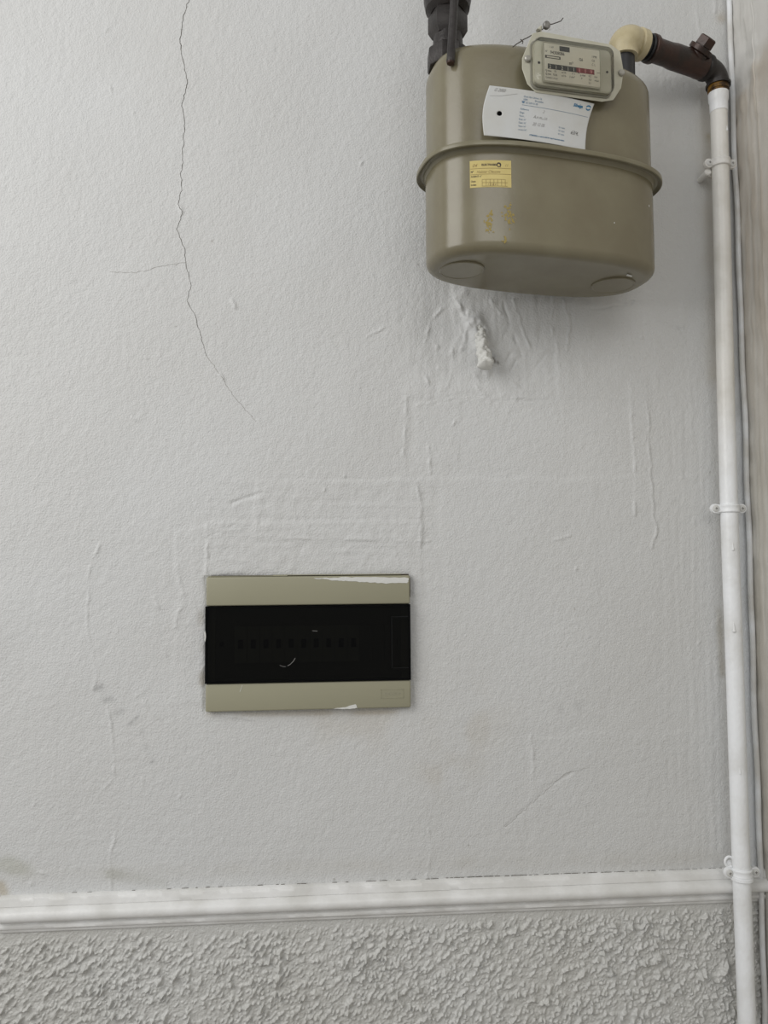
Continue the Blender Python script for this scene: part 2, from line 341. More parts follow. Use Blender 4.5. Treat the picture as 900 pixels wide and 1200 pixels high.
stain_shade([(842,716),(846,790)], 4, (0.78,0.75,0.69), 0.9, 0.15); stain_shade([(848,0),(846,20)], 7, (0.84,0.79,0.72), 0.8)
stain_shade([(826,110),(832,300),(836,440)], 12, (0.92,0.89,0.84), 0.8, 0.12); stain_shade([(831,160),(832,172)], 4, (0.8,0.74,0.6), 0.7)  # the long band beside the pipe is shade painted into the wall colour
stain_shade([(578,420),(580,424)], 1.5, (0.35,0.33,0.3), 0.9); stain_shade([(563,422),(565,432)], 1.3, (0.35,0.33,0.3), 0.8); stain_shade([(583,424),(584,426)], 1.2, (0.4,0.38,0.35), 0.8)
stain_shade([(20,1025),(840,1004)], 9, (0.95,0.94,0.92), 0.5, 0.2); stain_shade([(400,850),(560,840),(520,900)], 30, (0.95,0.93,0.90), 0.7)
for i in range(26):
    x, y = random.uniform(5, 840), random.uniform(5, 1030); stain_shade([(x, y), (x+0.6, y+0.6)], random.uniform(0.6, 1.0), (0.6, 0.58, 0.55), 0.7)
H = (H*fade).astype(np.float32)
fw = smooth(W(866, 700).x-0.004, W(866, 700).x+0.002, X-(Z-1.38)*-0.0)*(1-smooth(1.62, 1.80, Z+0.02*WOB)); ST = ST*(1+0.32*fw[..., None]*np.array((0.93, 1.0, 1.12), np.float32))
def hgt(x, z):
    i = min(max(int(np.searchsorted(X1, x)), 0), len(X1)-1); j = min(max(int(np.searchsorted(Z1, z)), 0), len(Z1)-1); return float(H[j, i])
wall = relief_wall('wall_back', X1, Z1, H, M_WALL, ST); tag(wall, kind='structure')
# hairline cracks in the plaster
def crack(P, w0, w1, dens=3.0, jit=0.9, matl=M_CRACK):
    pts = wpts(P, dens, jit); V = []; n = len(pts)
    for i, (x, z) in enumerate(pts):
        a, b = pts[max(i-1, 0)], pts[min(i+1, n-1)]; dx, dz = b[0]-a[0], b[1]-a[1]; l = math.hypot(dx, dz) or 1
        w = (w0+(w1-w0)*i/n)*random.uniform(0.6, 1.3)/2; y = -max(hgt(x-0.0016, z), hgt(x+0.0016, z), hgt(x, z+0.0016), hgt(x, z))-0.00018
        V += [(x-dz/l*w, y, z+dx/l*w), (x+dz/l*w, y, z-dx/l*w)]
    return mesh_obj('crack', V, [(2*i, 2*i+1, 2*i+3, 2*i+2) for i in range(n-1)], matl, wall)
crack([(223,-4),(215,18),(211,48),(215,73),(220,98),(213,125),(217,145),(214,180),(215,191),(212,202),(213,220),(209,240),(214,251),(207,269),(216,290),(218,308),(224,335),(219,352),(229,370),(235,392),(242,417)], 0.0008, 0.0005)
M_CRACK2 = mat('crack_faint', srgb(158, 155, 149), 0.9, spec=0.0)
crack([(242,417),(258,439),(272,462),(300,494)], 0.0005, 0.0003, matl=M_CRACK2)
crack([(218,308),(190,312),(160,320),(128,318)], 0.0004, 0.0003, matl=M_CRACK2)
crack([(592,969),(618,946),(644,922),(662,906),(690,899)], 0.0004, 0.0003, matl=M_CRACK2)
# stub of an old pipe buried in plaster
mb_ = MB(); P0, P1 = W(561, 384, 0.0), W(570, 431, 0.026)
from mathutils import noise as mn
pts = []; rad = []
for i in range(60):
    t = i/59; pts.append(P0.lerp(P1, t)); rad.append((0.0060+0.0046*t**0.8)*(1+0.16*mn.noise(Vector((t*7, 1, 2)))) if i < 57 else (0.0095, 0.0075, 0.004)[i-57])
mb_.sweep(pts, rad, 40); vv = []
for v in mb_.v:
    k = mn.noise(v*150)*0.0036+mn.noise(v*420)*0.0016+mn.noise(v*900)*0.0006
    q_ = P0.lerp(P1, max(0, min(1, (v-P0).dot(P1-P0)/(P1-P0).length_squared))); vv.append(v+(v-q_).normalized()*k)
mb_.v = vv; stub = mb_.build('plaster_stub', M_CHIP, wall, 60)

# roughcast dado
X2 = axis(-2.0, -0.50, XR-0.0001, XR, 0.0011); Z2 = axis(0.0, 0.80, ZS, ZS, 0.0011); Z2 = np.unique(np.append(Z2, ZS))
XX, ZZ = np.meshgrid(X2, Z2)
sh = (X2[None, :]*0.0)
U2 = XX-0.42*ZZ
n1, n2, n3 = noise2(U2, ZZ, 0.0040, 0.0052), noise2(U2, ZZ, 0.0021, 0.0032), noise2(U2+0.2*ZZ, ZZ, 0.0015, 0.0018)
big = noise(X2, Z2, 0.05)
def ridged(n, k): return np.clip(1-np.abs(n)*k, 0, 1)
amp = (0.85+0.25*np.clip(big, -1.5, 1.5))*(1-0.85*smooth(0.99, 1.008, ZZ))
H2 = 1.3*amp*(0.0011*np.clip(n1+0.4*n2, 0, 3)**1.3+0.0013*np.clip(n2+0.3*n3-0.1, 0, 3)**1.5+0.0009*ridged(n1+0.3*n3, 1.6)**3+0.0003*n3)
H2 *= smooth(-0.56, -0.49, XX)*smooth(0.7, 0.8, ZZ)
ST2 = np.ones(XX.shape+(3,), np.float32)
dado = relief_wall('wall_dado', X2, Z2, H2.astype(np.float32), M_ROUGHCAST, ST2); tag(dado, kind='structure')

# ------------------------------------------------------------------ dado rail
za, zb = W(0, 1050).z, W(855, 1018).z; zt = (za+zb)/2
prof = [(0.0, 0.0015), (-0.0030, 0.002), (-0.0085, -0.0005), (-0.0095, -0.0045), (-0.0105, -0.0095), (-0.0095, -0.0105), (-0.0115, -0.0115), (-0.0150, -0.0135),
        (-0.0178, -0.0170), (-0.0186, -0.0205), (-0.0178, -0.0245), (-0.0150, -0.0275), (-0.0095, -0.0295), (-0.0065, -0.0305), (-0.0060, -0.0335), (-0.0078, -0.0350),
        (-0.0078, -0.0385), (-0.0055, -0.0405), (-0.0036, -0.0412), (-0.0034, -0.0435), (-0.0020, -0.0455), (0.0, -0.0462)]
x0, x1 = W(2, 1060).x, W(893, 1040).x; nx = 260; V = []; 
for i in range(nx):
    x = x0+(x1-x0)*i/(nx-1)
    for y, z in prof:
        k = mn.noise(Vector((x*30, y*200, z*200)))*0.0004+mn.noise(Vector((x*140, y*300, z*300)))*0.00025
        e = math.exp(-(x-x0)/0.006)*0.0012*mn.noise(Vector((x*300, y*300, z*200)))
        V.append((x, y*(1+0.0)-k-abs(e)-0.0006 if y < 0 else 0.0, zt+z*1.02+k*0.7))
n = len(prof); Fc = [(i*n+j, (i+1)*n+j, (i+1)*n+j+1, i*n+j+1) for i in range(nx-1) for j in range(n-1)]
Fc += [tuple(range(n)), tuple(reversed(range((nx-1)*n, nx*n)))]
rail = mesh_obj('trim_1', V, Fc, M_TRIM); autosmooth(rail, 50); tag(rail, kind='structure')
gp = MB()                                      # broken caulk line along the top of the rail
random.seed(3)
for i in range(150):
    px = random.uniform(430, 845) if i < 130 else random.uniform(60, 430); py = 1050-32*px/855-1.3
    p = W(px, py); l = random.uniform(0.0008, 0.0045); y = -hgt(p.x, zt+0.002)-0.0007
    gp.add([(p.x-l, y-0.0012, zt+0.0016), (p.x+l, y-0.0012, zt+0.0017), (p.x+l*0.7, y-0.0004, zt+0.0024), (p.x-l*0.8, y-0.0004, zt+0.0022)], [(0,1,2,3)])
o = gp.build('caulk_gap', M_CRACK, rail, 0)

# ------------------------------------------------------------------ return wall, casing and floor
pt, pb = W(853.5, 0), W(899, 1200)
kx = (pt.x-pb.x)/(pt.z-pb.z)
def xr(z): return pb.x+kx*(z-pb.z)
def groove_d(px, py):     # how far out the pixel lies on the return wall
    r = FW+RT*((px-450)/F)-UP*((py-600)/F); best = 0
    for i in range(400):
        d = i*0.0005; p = W(px, py, d)
        if p.x <= xr(p.z): return d
    return 0.05
GD = groove_d(884, 40)
0 and print('return', pt.x, pb.x, 'groove', GD)
zs = axis(0.0, 0.8, 2.35, 2.75, 0.002); ds = np.concatenate([np.arange(-0.002, 0.075, 0.0012), np.arange(0.09, 1.2, 0.08)])
DD, ZZ3 = np.meshgrid(ds, zs)
n_a, n_b = noise(ds, zs, 0.004, 0.05), noise(ds, zs, 0.012, 0.014); n_c = noise(ds, zs, 0.003, 0.003)
H3 = 0.00035*n_a+0.0006*n_b*(1+1.2*smooth(2.12, 2.2, ZZ3))+0.00008*n_c
gw = GD+0.0006*noise(ds, zs, 0.05, 0.02)
H3 += 0.0016*smooth(-0.001, 0.001, DD-gw)-0.0028*np.exp(-((DD-gw)/0.0009)**2)*(0.25+0.75*smooth(2.15, 2.2, ZZ3)*(1-0.6*smooth(2.28, 2.3, ZZ3)))
H3 += 0.0012*np.exp(-((DD-gw+0.003)/0.0012)**2)*smooth(2.15, 2.22, ZZ3)
keep = (DD < 0.08); H3 = np.where(keep, H3, 0.0016)
ST3 = np.ones(DD.shape+(3,), np.float32)
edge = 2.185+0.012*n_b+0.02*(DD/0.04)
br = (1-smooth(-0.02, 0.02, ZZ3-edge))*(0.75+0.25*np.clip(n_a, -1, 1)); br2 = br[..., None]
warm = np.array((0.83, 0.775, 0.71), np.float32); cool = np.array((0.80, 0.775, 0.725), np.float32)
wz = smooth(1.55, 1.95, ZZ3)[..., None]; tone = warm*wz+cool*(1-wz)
ST3 = ST3*(1-br2)+tone*br2  # return wall browner below a ragged edge, greyer further down
me_v = np.empty((DD.size, 3), np.float32)
nz3, nd3 = DD.shape; idx = np.arange(DD.size).reshape(nz3, nd3)
me_v[:, 0] = (pb.x+kx*(ZZ3-pb.z)-H3).ravel(); me_v[:, 1] = -DD.ravel(); me_v[:, 2] = ZZ3.ravel()
q = np.stack([idx[:-1, :-1], idx[1:, :-1], idx[1:, 1:], idx[:-1, 1:]], -1).reshape(-1, 4)
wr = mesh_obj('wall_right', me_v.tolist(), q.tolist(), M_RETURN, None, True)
a = wr.data.color_attributes.new('stain_shade', 'FLOAT_COLOR', 'POINT'); c = np.ones((DD.size, 4), np.float32); c[:, :3] = ST3.reshape(-1, 3); a.data.foreach_set('color', c.ravel())
tag(wr, kind='structure')
fl = mesh_obj('floor', [(-2, -3, 0), (xr(0)+0.02, -3, 0), (xr(0)+0.02, 0.02, 0), (-2, 0.02, 0)], [(0, 1, 2, 3)], M_FLOOR); tag(fl, kind='structure')

# ------------------------------------------------------------------ gas meter
MA, MBb, MN = 0.1540, 0.0735, 2.75
MROT = R(10.5); MC = Vector((0.2880, -0.1135, 1.868))
meter = empty('gas_meter', MC, MROT, 'olive grey two-shell gas meter hung high on the white wall', 'gas meter')
mx = Matrix.Translation(MC) @ Matrix.Rotation(MROT, 4, 'Z'); mxi = mx.inverted()
def ML(px, py, y):        # pixel -> meter space on the plane local y = const
    r = FW+RT*((px-450)/F)-UP*((py-600)/F); o = mxi @ CAM; d = mxi.to_3x3() @ r
    t = (y-o.y)/d.y; return o+d*t
def ring(z, off, seg=160, nn=MN):
    a, b = MA+off, MBb+off; out = []
    for k in range(seg):
        t = 2*math.pi*k/seg; c, s_ = math.cos(t), math.sin(t)
        out.append((a*math.copysign(abs(c)**(2/nn), c), b*math.copysign(abs(s_)**(2/nn), s_), z))
    return out
def loft(name, prof, material, parent, cap0=True, cap1=True, seg=160):
    V = []; Fc = []
    for z, off in prof: V += ring(z, off, seg)
    for i in range(len(prof)-1):
        for k in range(seg): Fc.append((i*seg+k, i*seg+(k+1)%seg, (i+1)*seg+(k+1)%seg, (i+1)*seg+k))
    if cap0: Fc.append(tuple(reversed(range(seg))))
    if cap1: Fc.append(tuple((len(prof)-1)*seg+k for k in range(seg)))
    o = mesh_obj(name, V, Fc, material, parent); return autosmooth(o, 30)
def surf(x, off=0.0):     # front surface of the case in meter space
    a, b = MA+off, MBb+off; return -b*(1-min(abs(x)/a, 0.999)**MN)**(1/MN)
ZTOP, ZSEAM = 0.269, 0.127
fil = lambda z0, r, up: [(z0+(r-r*math.cos(t))*(-1 if up else 1), -r*(1-math.sin(t))) for t in [i*math.pi/2/9 for i in range(10)]]
lower = loft('lower_shell', [(0.0015, -0.03)]+[(z, o_) for z, o_ in fil(0.0, 0.013, False)]+[(0.05, 0.0002), (0.09, 0.0), (ZSEAM-0.003, 0.0)], M_METER, meter, True, False)
upper = loft('upper_shell', [(ZSEAM+0.003, -0.0012), (ZSEAM+0.06, -0.0012), (ZTOP-0.03, -0.0015)]+[(z, o_-0.0015) for z, o_ in reversed(fil(ZTOP, 0.022, True))]+[(ZTOP+0.001, -0.05)], M_METER, meter, False, True)
seam = loft('seam_flange', [(ZSEAM+0.0052, -0.003), (ZSEAM+0.0050, 0.004), (ZSEAM+0.0048, 0.0095), (ZSEAM+0.0038, 0.0112), (ZSEAM+0.0015, 0.0116), (ZSEAM-0.0015, 0.0114), (ZSEAM-0.0022, 0.0104), (ZSEAM-0.0010, 0.0090), (ZSEAM+0.0008, 0.0060), (ZSEAM-0.0002, 0.0030), (ZSEAM-0.0035, 0.0012), (ZSEAM-0.007, -0.002)], M_SEAM, meter, False, False)
# stamped foot circles and dents underneath
for sx, ox in ((-1, -0.110), (1, 0.108)):
    mb_ = MB(); mb_.ax((ox, 0.004, 0.002), (0, 0, -1), [(0, 0.0290), (0.0020, 0.0290), (0.0028, 0.0280), (0.0028, 0.0272), (0.0022, 0.0262)], 48); mb_.build('stamped_foot', M_METER, meter, 30)
# glue left by a lost label, brush marks and chips
def on_shell(u, v): return (u, surf(u)-0.00035, v)
def blotch(cx, cz, rx, rz, cnt, sz, seed):
    p = Print(); rr = random.Random(seed)
    for i in range(cnt):
        x, z = cx+rr.gauss(0, rx), cz+rr.gauss(0, rz); w = sz*rr.uniform(0.5, 1.4); h = sz*rr.uniform(0.5, 2.2); k = 7
        p.add([(x+w*math.cos(6.283*j/k)*rr.uniform(.6, 1.2), z+h*math.sin(6.283*j/k)*rr.uniform(.6, 1.2)) for j in range(k)], [tuple(range(k))])
    return p
for (px, py, rx, rz, n_, sd) in ((573, 262, 0.002, 0.008, 42, 1), (596, 252, 0.0035, 0.006, 46, 2), (592, 282, 0.002, 0.003, 8, 3)):
    c = ML(px, py, surf(ML(px, py, -0.07).x)); blotch(c.x, c.z, rx, rz, n_, 0.0011, sd).build('glue_residue', on_shell, M_GLUE, meter)
for px, py, s_ in ((760, 242, 1.3), (719, 262, 0.8)):
    c = ML(px, py, surf(ML(px, py, -0.05).x)); p = Print(); p.rect(c.x-0.0008*s_, c.z-0.0008*s_, c.x+0.0008*s_, c.z+0.0012*s_); p.build('paint_chip', on_shell, M_CHIP, meter)
mb_ = MB(); mb_.add([(0.102,-0.040,-0.0004),(0.112,-0.036,-0.0004),(0.113,-0.032,-0.0004),(0.104,-0.034,-0.0004)], [(0,1,2,3)])
mb_.build('paint_chip', M_CHIP, meter, 0)
# index housing: base plate, clear cover, dial
YB, YC = -0.078, -0.0965
hp = [(612,68),(624,39),(634,36.5),(716,52),(727,60),(731,84),(728,103),(719,117),(706,119),(628,108),(618,98),(612,80)]
def prism(name, P, y0, y1, material, parent, bev=0.0, per=None):
    V = [(p[0], y0, p[1]) for p in P]+[(p[0], y1, p[1]) for p in P]; n = len(P)
    Fc = [tuple(range(n)), tuple(reversed(range(n, 2*n)))]+[(i, (i+1)%n, n+(i+1)%n, n+i) for i in range(n)]
    o = mesh_obj(name, V, Fc, material, parent); autosmooth(o)
    if bev: bevel(o, bev)
    return o
def px2(P, y): return [(ML(a, b, y).x, ML(a, b, y).z) for a, b in P]
base = prism('index_housing', px2(hp, YB-0.006), YB-0.006, -0.0828, M_HOUSING, meter, 0.0006)
prism('index_neck', px2([(632,52),(708,66),(708,106),(632,92)], -0.083), -0.083, -0.070, M_HOUSING, meter)
# rounded rectangle for the cover in meter space
tl, br_ = ML(627, 40.5, YC), ML(721.5, 108.5, YC)
cx, cz, hw, hh = (tl.x+br_.x)/2, (tl.z+br_.z)/2, (br_.x-tl.x)/2, (tl.z-br_.z)/2
tr_ = ML(721, 54.5, YC); bl_ = ML(628, 96, YC)
0 and print('card', ML(568,165,-0.0815), ML(687,176,-0.0815));0 and print('cover', cx, cz, hw, hh, tl.z, tr_.z, bl_.z, br_.z)
slope = ((tr_.z-tl.z)+(br_.z-bl_.z))/2/(2*hw); hh = ((tl.z-bl_.z)+(tr_.z-br_.z))/4; cz = (tl.z+br_.z+tr_.z+bl_.z)/4
def T(u, v): return (cx+u, cz+v+slope*u)          # index coordinates -> meter x, z
def rrect(hw, hh, r, seg=6):
    o = []
    for sx, sy, a0 in ((1,1,0),(-1,1,90),(-1,-1,180),(1,-1,270)):
        for i in range(seg+1):
            a = R(a0+90*i/seg); o.append((sx*(hw-r)+r*math.cos(a), sy*(hh-r)+r*math.sin(a)))
    return o
def ringprism(name, rings, material, parent, cap=True, cap0=False):
    V = []; n = len(rings[0][0]); Fc = []
    for P, y in rings: V += [(*T(*p)[:1], y, T(*p)[1]) for p in P]
    for i in range(len(rings)-1): Fc += [(i*n+k, i*n+(k+1)%n, (i+1)*n+(k+1)%n, (i+1)*n+k) for k in range(n)]
    if cap: Fc.append(tuple((len(rings)-1)*n+k for k in range(n)))
    if cap0: Fc.append(tuple(range(n)))
    return autosmooth(mesh_obj(name, V, Fc, material, parent), 40)
gask = ringprism('gasket', [(rrect(hw+0.0012, hh+0.0012, 0.009), YB-0.005), (rrect(hw+0.0012, hh+0.0012, 0.009), YB-0.0078), (rrect(hw-0.002, hh-0.002, 0.008), YB-0.0078)], M_GASK, meter, False)
dialbox = ringprism('dial_plate', [(rrect(hw-0.0015, hh-0.0015, 0.007), YB-0.007), (rrect(hw-0.0015, hh-0.0015, 0.007), YB-0.0120), (rrect(hw-0.003, hh-0.003, 0.006), YB-0.0125)], M_HOUSING, meter)
cover = ringprism('clear_cover', [(rrect(hw, hh, 0.009), YB-0.0088), (rrect(hw, hh, 0.009), YC+0.003), (rrect(hw-0.001, hh-0.001, 0.0085), YC+0.0008), (rrect(hw-0.003, hh-0.003, 0.007), YC)], M_CLEAR, meter)
YD = YB-0.0155
du, dw, dh = -0.003, hw*0.70, hh*0.80
dial = ringprism('dial_card', [([(du+a, b) for a, b in rrect(dw, dh, 0.0015, 3)], YB-0.0122), ([(du+a, b) for a, b in rrect(dw, dh, 0.0015, 3)], YD+0.0003), ([(du+a, b) for a, b in rrect(dw-0.0004, dh-0.0004, 0.0015, 3)], YD)], M_DIAL, meter)
bez = MB()
q_ = [(du+a, b) for a, b in rrect(dw+0.001, dh+0.001, 0.002, 3)]; q_.append(q_[0]); bez.sweep([(T(*p)[0], YD+0.0008, T(*p)[1]) for p in q_], 0.0008, 6, False); bez.build('dial_frame', M_HOUSING, meter)
def dfn(k): return lambda u, v: (T(du+u, v)[0], YD-0.0001*k, T(du+u, v)[1])
p = Print(); e = dw/33.0                        # e: one unit of a 66 x 52 dial
f_ = dh/26.0
p.rect(-15*e, 17*f_, -3*e, 24*f_); 
p.build('black_patch', dfn(1), M_DARK, dial)
p = Print(); p.rect(-32*e, 5*f_, -14*e, 9*f_); p.build('maker_bar', dfn(1), M_INK, dial)
p = Print()
p.rect(-30*e, 6*f_, -15.5*e, 7.8*f_); p.build('maker_bar_field', dfn(2), M_DIAL, dial)
p = Print(); tx = lambda t, u, v, s_, w=0.85, **k: p.text(t, u*e, v*f_, s_*f_, w, **k)
tx('N\u00b0', -32, 13, 4.0); tx('94308086', -26, 11.5, 6.2, 0.85, bold=0.00005); tx('1 3/P', -27, 19.5, 3.6)
tx('m\u00b3', -4, 0, 6.5, bold=0.00004); tx('G6', 8, 7.5, 5.5, bold=0.00005); tx('1998', 23, 14, 4.6); tx('CE', 23, 8.5, 4.4, 0.9); tx('C L', 23, 3, 4.4, 0.9)
tx('Q max', -32, -13.5, 3.8, bold=0.00003); tx('10', -22, -13.5, 4.2); tx('m\u00b3/h', -13, -13.5, 4.2); tx('V =', -1, -13.5, 4.0)
tx('Q min', -32, -18.2, 3.8, bold=0.00003); tx('0,06', -23, -18.2, 4.2); tx('m\u00b3/h', -13, -18.2, 4.2); tx('p max', 9, -13.5, 3.8); tx('0,2', 19, -13.5, 4.0); tx('bar', 26, -13.5, 4.0)
tx('2 dm\u00b3', -4, -18.2, 4.0); tx('P', 10, -18.5, 4.0); tx('0,5', 19, -18.5, 4.0); tx('mbar', 26, -18.5, 3.8)
tx('Compteur de gaz', -32, -22.6, 3.0); tx('0,1', 19, -23, 3.6)
p.rect(29*e, -6.4*f_, 33*e, -5.8*f_)
p.line([(6*e, -11*f_), (7.2*e, -9.2*f_), (8.2*e, -11*f_)], 0.0004)
p.build('dial_lettering', dfn(2), M_INK, dial)
p = Print(); p.rect(-29*e, -9.5*f_, 4.5*e, -2.5*f_); p.build('counter_window', dfn(2), M_DARK, dial)
p = Print(); p.rect(4.5*e, -9.5*f_, 26*e, -2.5*f_); p.build('counter_window', dfn(2), M_RED, dial)
p = Print()
for ch, u in zip('21211', (-27.5, -20.5, -13.5, -6.5, 0.3)): tx(ch, u, -8.7, 7.2, 0.8, bold=0.00006)
p.build('counter_digits', dfn(3), M_DIGIT, dial)
p = Print()
for ch, u in zip('809', (7, 14, 21)): tx(ch, u, -8.7, 7.2, 0.8, bold=0.00006)
p.build('counter_digits', dfn(3), M_PINK, dial)
for u in (-0.86, 0.86):                        # screws of the cover
    mb_ = MB(); x, z = T(u*hw, -0.02*hh); mb_.ax((x, YB-0.0123, z), (0, -1, 0), [(0, 0.0016), (0.0008, 0.0014)], 14); mb_.build('dial_screw', M_LEVER, meter)
for px, py in ((618, 69), (728, 85.5)):
    c = ML(px, py, YB-0.007); mb_ = MB(); mb_.ax((c.x, YB-0.004, c.z), (0, -1, 0), [(0, 0.0040), (0.0045, 0.0040), (0.0058, 0.0030)], 20); mb_.build('cover_screw', M_SCREWM, meter)
# sealing wire and lead seal
mb_ = MB(); wp = [(601,55),(606,51),(611,48.5),(613,46.5),(618,44),(622,42),(628,39),(636,34),(640,30),(648,28),(653,26),(657,25),(660,21)]
cv = [ML(a, b, YB-0.004) for a, b in wp]; cv = [c+Vector((0, 0.0006*math.sin(i*2.1), 0)) for i, c in enumerate(cv)]
mb_.sweep(cv, 0.0006, 8); mb_.sweep([ML(610,46,YB-0.004), ML(613,49,YB-0.004), ML(612,51,YB-0.004)], 0.0006, 8); mb_.build('seal_wire', M_WIRE, meter)
c = ML(640, 29.5, YB-0.003); mb_ = MB(); mb_.ax(c+Vector((0, 0.0022, 0)), (0.12, -1, -0.12), [(0, 0.0040), (0.0008, 0.0046), (0.0042, 0.0046), (0.0050, 0.0040)], 24); mb_.build('lead_seal', M_LEAD, meter)
c0 = ML(634, 37, YB-0.003); c1 = ML(634, 31, YB-0.003); mb_ = MB(); mb_.sweep([c0-Vector((0.003,0,0)), c1], [0.0036, 0.0014], 10); mb_.build('seal_lug', M_HOUSING, meter)
# yellow sticker on the lower shell
s0, s1 = ML(549, 203, -0.07), ML(599, 203, -0.07); s0 = ML(549, 203, surf(s0.x)); s1 = ML(599, 203, surf(s1.x))
ztop_ = ML(573, 187.5, surf(s0.x*0.5+s1.x*0.5)).z; zbot_ = ML(573, 219, surf(s0.x*0.5+s1.x*0.5)).z
SW, SHt = s1.x-s0.x, ztop_-zbot_
def sfn(k): return lambda u, v: (s0.x+u*SW, surf(s0.x+u*SW)-0.0003-0.0001*k, zbot_+v*SHt)
V = []; Fc = []; nu, nv = 14, 8
for j in range(nv+1):
    for i in range(nu+1):
        x, y, z = sfn(0)(i/nu, j/nv); V.append((x, y, z))
Fc = [(j*(nu+1)+i, j*(nu+1)+i+1, (j+1)*(nu+1)+i+1, (j+1)*(nu+1)+i) for j in range(nv) for i in range(nu)]
stk = mesh_obj('yellow_sticker', V, Fc, M_YELLOW, meter, True)
def aspect(t, u, v, s_, w=0.8, **k):           # text in 0..1 sticker units
    V_, F_ = text2d(t, s_, w, **k); p.add([(u+x*SHt/SW, v+y) for x, y in V_], F_)
p = Print(); aspect('ELECTRABEL', 0.27, 0.80, 0.10, 0.95, bold=0.004); aspect('N\u00b0', 0.02, 0.55, 0.10, bold=0.004); aspect('AGENT n\u00b0', 0.02, 0.38, 0.09, 0.9, bold=0.002); aspect('Date', 0.02, 0.20, 0.10, bold=0.002); aspect('Index', 0.02, 0.07, 0.10, bold=0.002)
k = 22; cu, cv_ = 0.69, 0.83
p.add([(cu+0.058*math.cos(6.283*i/k), cv_+0.09*math.sin(6.283*i/k)) for i in range(k)], [tuple(range(k))]); p.add([(cu, 0.78), (cu+0.05, 0.72), (cu+0.03, 0.80)], [(0,1,2)])
p.build('sticker_print', sfn(1), M_STINK, stk)
p = Print(); aspect('e', cu-0.035, 0.78, 0.17, 1.0, bold=0.006); p.build('sticker_emblem', sfn(2), M_YELLOW, stk)
p = Print()
for v in (0.70, 0.485): p.line([(0.01, v), (0.99, v)], 0.014)
for v in (0.29, 0.17, 0.04): p.line([(0.28, v), (0.84 if v > 0.2 else 0.9, v)], 0.014)
for i in range(7): p.line([(0.28+0.094*i, 0.04), (0.28+0.094*i, 0.29)], 0.009)
M_BROWNPEN = mat('brown_pen', srgb(140, 118, 72), 0.6)
aspect('04', 0.05, 0.76, 0.17, 0.9, italic=0.4); aspect('11', 0.83, 0.77, 0.14, 0.9, italic=0.4); aspect('Huissier Chaussee', 0.15, 0.53, 0.14, 0.78, italic=0.4); aspect('1 2 8 4', 0.40, 0.06, 0.12, 0.9, italic=0.3)
p.build('sticker_writing', sfn(1.5), M_BROWNPEN, stk)

# ------------------------------------------------------------------ card tucked under the index
CY = -0.0815
card = empty('meter_card', mx @ Vector((0, CY, ZSEAM+0.006)), MROT, 'white utility card with a punched hole tucked behind the clear dial window', 'card')
off = Vector((0, CY, ZSEAM+0.006))
_h = ML(586, 136, -0.0745); mb_ = MB(); mb_.ax((_h.x, -0.0733, _h.z), (0, -1, 0), [(0, 0.0075), (0.0012, 0.0075)], 24); mb_.build('hole_shade_disc', M_LEVER, meter)  # added dark disc stands in for the shade behind the card's hole
cTL, cTR, cBR, cBL = [ML(a, b, CY)-off for a, b in ((574.5, 99), (697.5, 120.5), (687, 176), (568, 164.5))]
cBL.z = max(cBL.z, ZSEAM+0.0056-off.z); cBR.z = max(cBR.z, ZSEAM+0.0056-off.z)
CW = (cTR-cTL).length; CH = (cTL-cBL).length
def cfn(k):
    def f(u, v):          # u, v in 0..1 from the lower left
        a = cBL.lerp(cBR, u); b = cTL.lerp(cTR, u); q = a.lerp(b, v)
        q = q+Vector((-0.0045*math.sin(math.pi*v)*(1-u)**3-0.003*math.sin(math.pi*v)*u**3, 0, 0))
        q.y = 0.006*(2*u-1)**2*0.6-0.0016+0.001*math.sin(math.pi*v)-0.00025*k; return q
    return f
nu, nv = 110, 56; ids = {}; V = []; Fc = []; hu, hv, hr = 0.140, 0.47, 0.0031
for j in range(nv+1):
    for i in range(nu+1): V.append([i/nu, j/nv])
def hd(u, v): return math.hypot((u-hu)*CW, (v-hv)*CH)
for j in range(nv):
    for i in range(nu):
        if hd((i+.5)/nu, (j+.5)/nv) < hr: continue
        Fc.append((j*(nu+1)+i, j*(nu+1)+i+1, (j+1)*(nu+1)+i+1, (j+1)*(nu+1)+i))
used = {}
for f in Fc:
    for i in f: used[i] = used.get(i, 0)+1
for i, n_ in used.items():
    u, v = V[i]; d = hd(u, v)
    if n_ < 4 and d < hr*1.6:
        V[i] = [hu+(u-hu)*hr/d, hv+(v-hv)*hr/d]
sheet = mesh_obj('card_sheet', [cfn(0)(*v) for v in V], Fc, M_PAPER, card, True)
so = sheet.modifiers.new('thickness', 'SOLIDIFY'); so.thickness = 0.0003; so.offset = -1
ar = CH/CW
def ct(t, u, v, s_, w=0.9, **k):
    V_, F_ = text2d(t, s_, w, **k); p.add([(u+x*ar, v+y) for x, y in V_], F_)
p = Print(); ct('Quai des Usines 16', 0.32, 0.855, 0.052, 0.92); ct('1000', 0.32, 0.795, 0.052); ct('Bruxelles', 0.43, 0.795, 0.052); ct('02 549 41 00', 0.35, 0.735, 0.052)
p.rect(0.318, 0.735, 0.337, 0.765); p.rect(0.312, 0.765, 0.343, 0.778)
for t, v in (('R\u00e9f\u00e9rence', 0.60), ('Etage', 0.53), ('Nom :', 0.46), ('Emb. N\u00b0', 0.39), ('Dem. N\u00b0', 0.32), ('Num. N\u00b0', 0.25), ('ouvert N\u00b0', 0.18)): ct(t, 0.312, v, 0.050, 0.85)
for v in (0.345, 0.275, 0.205): ct('N\u00b0 Index', 0.70, v+0.01, 0.045, 0.85)
p.line([(0.32, 0.70), (0.98, 0.70)], 0.006)
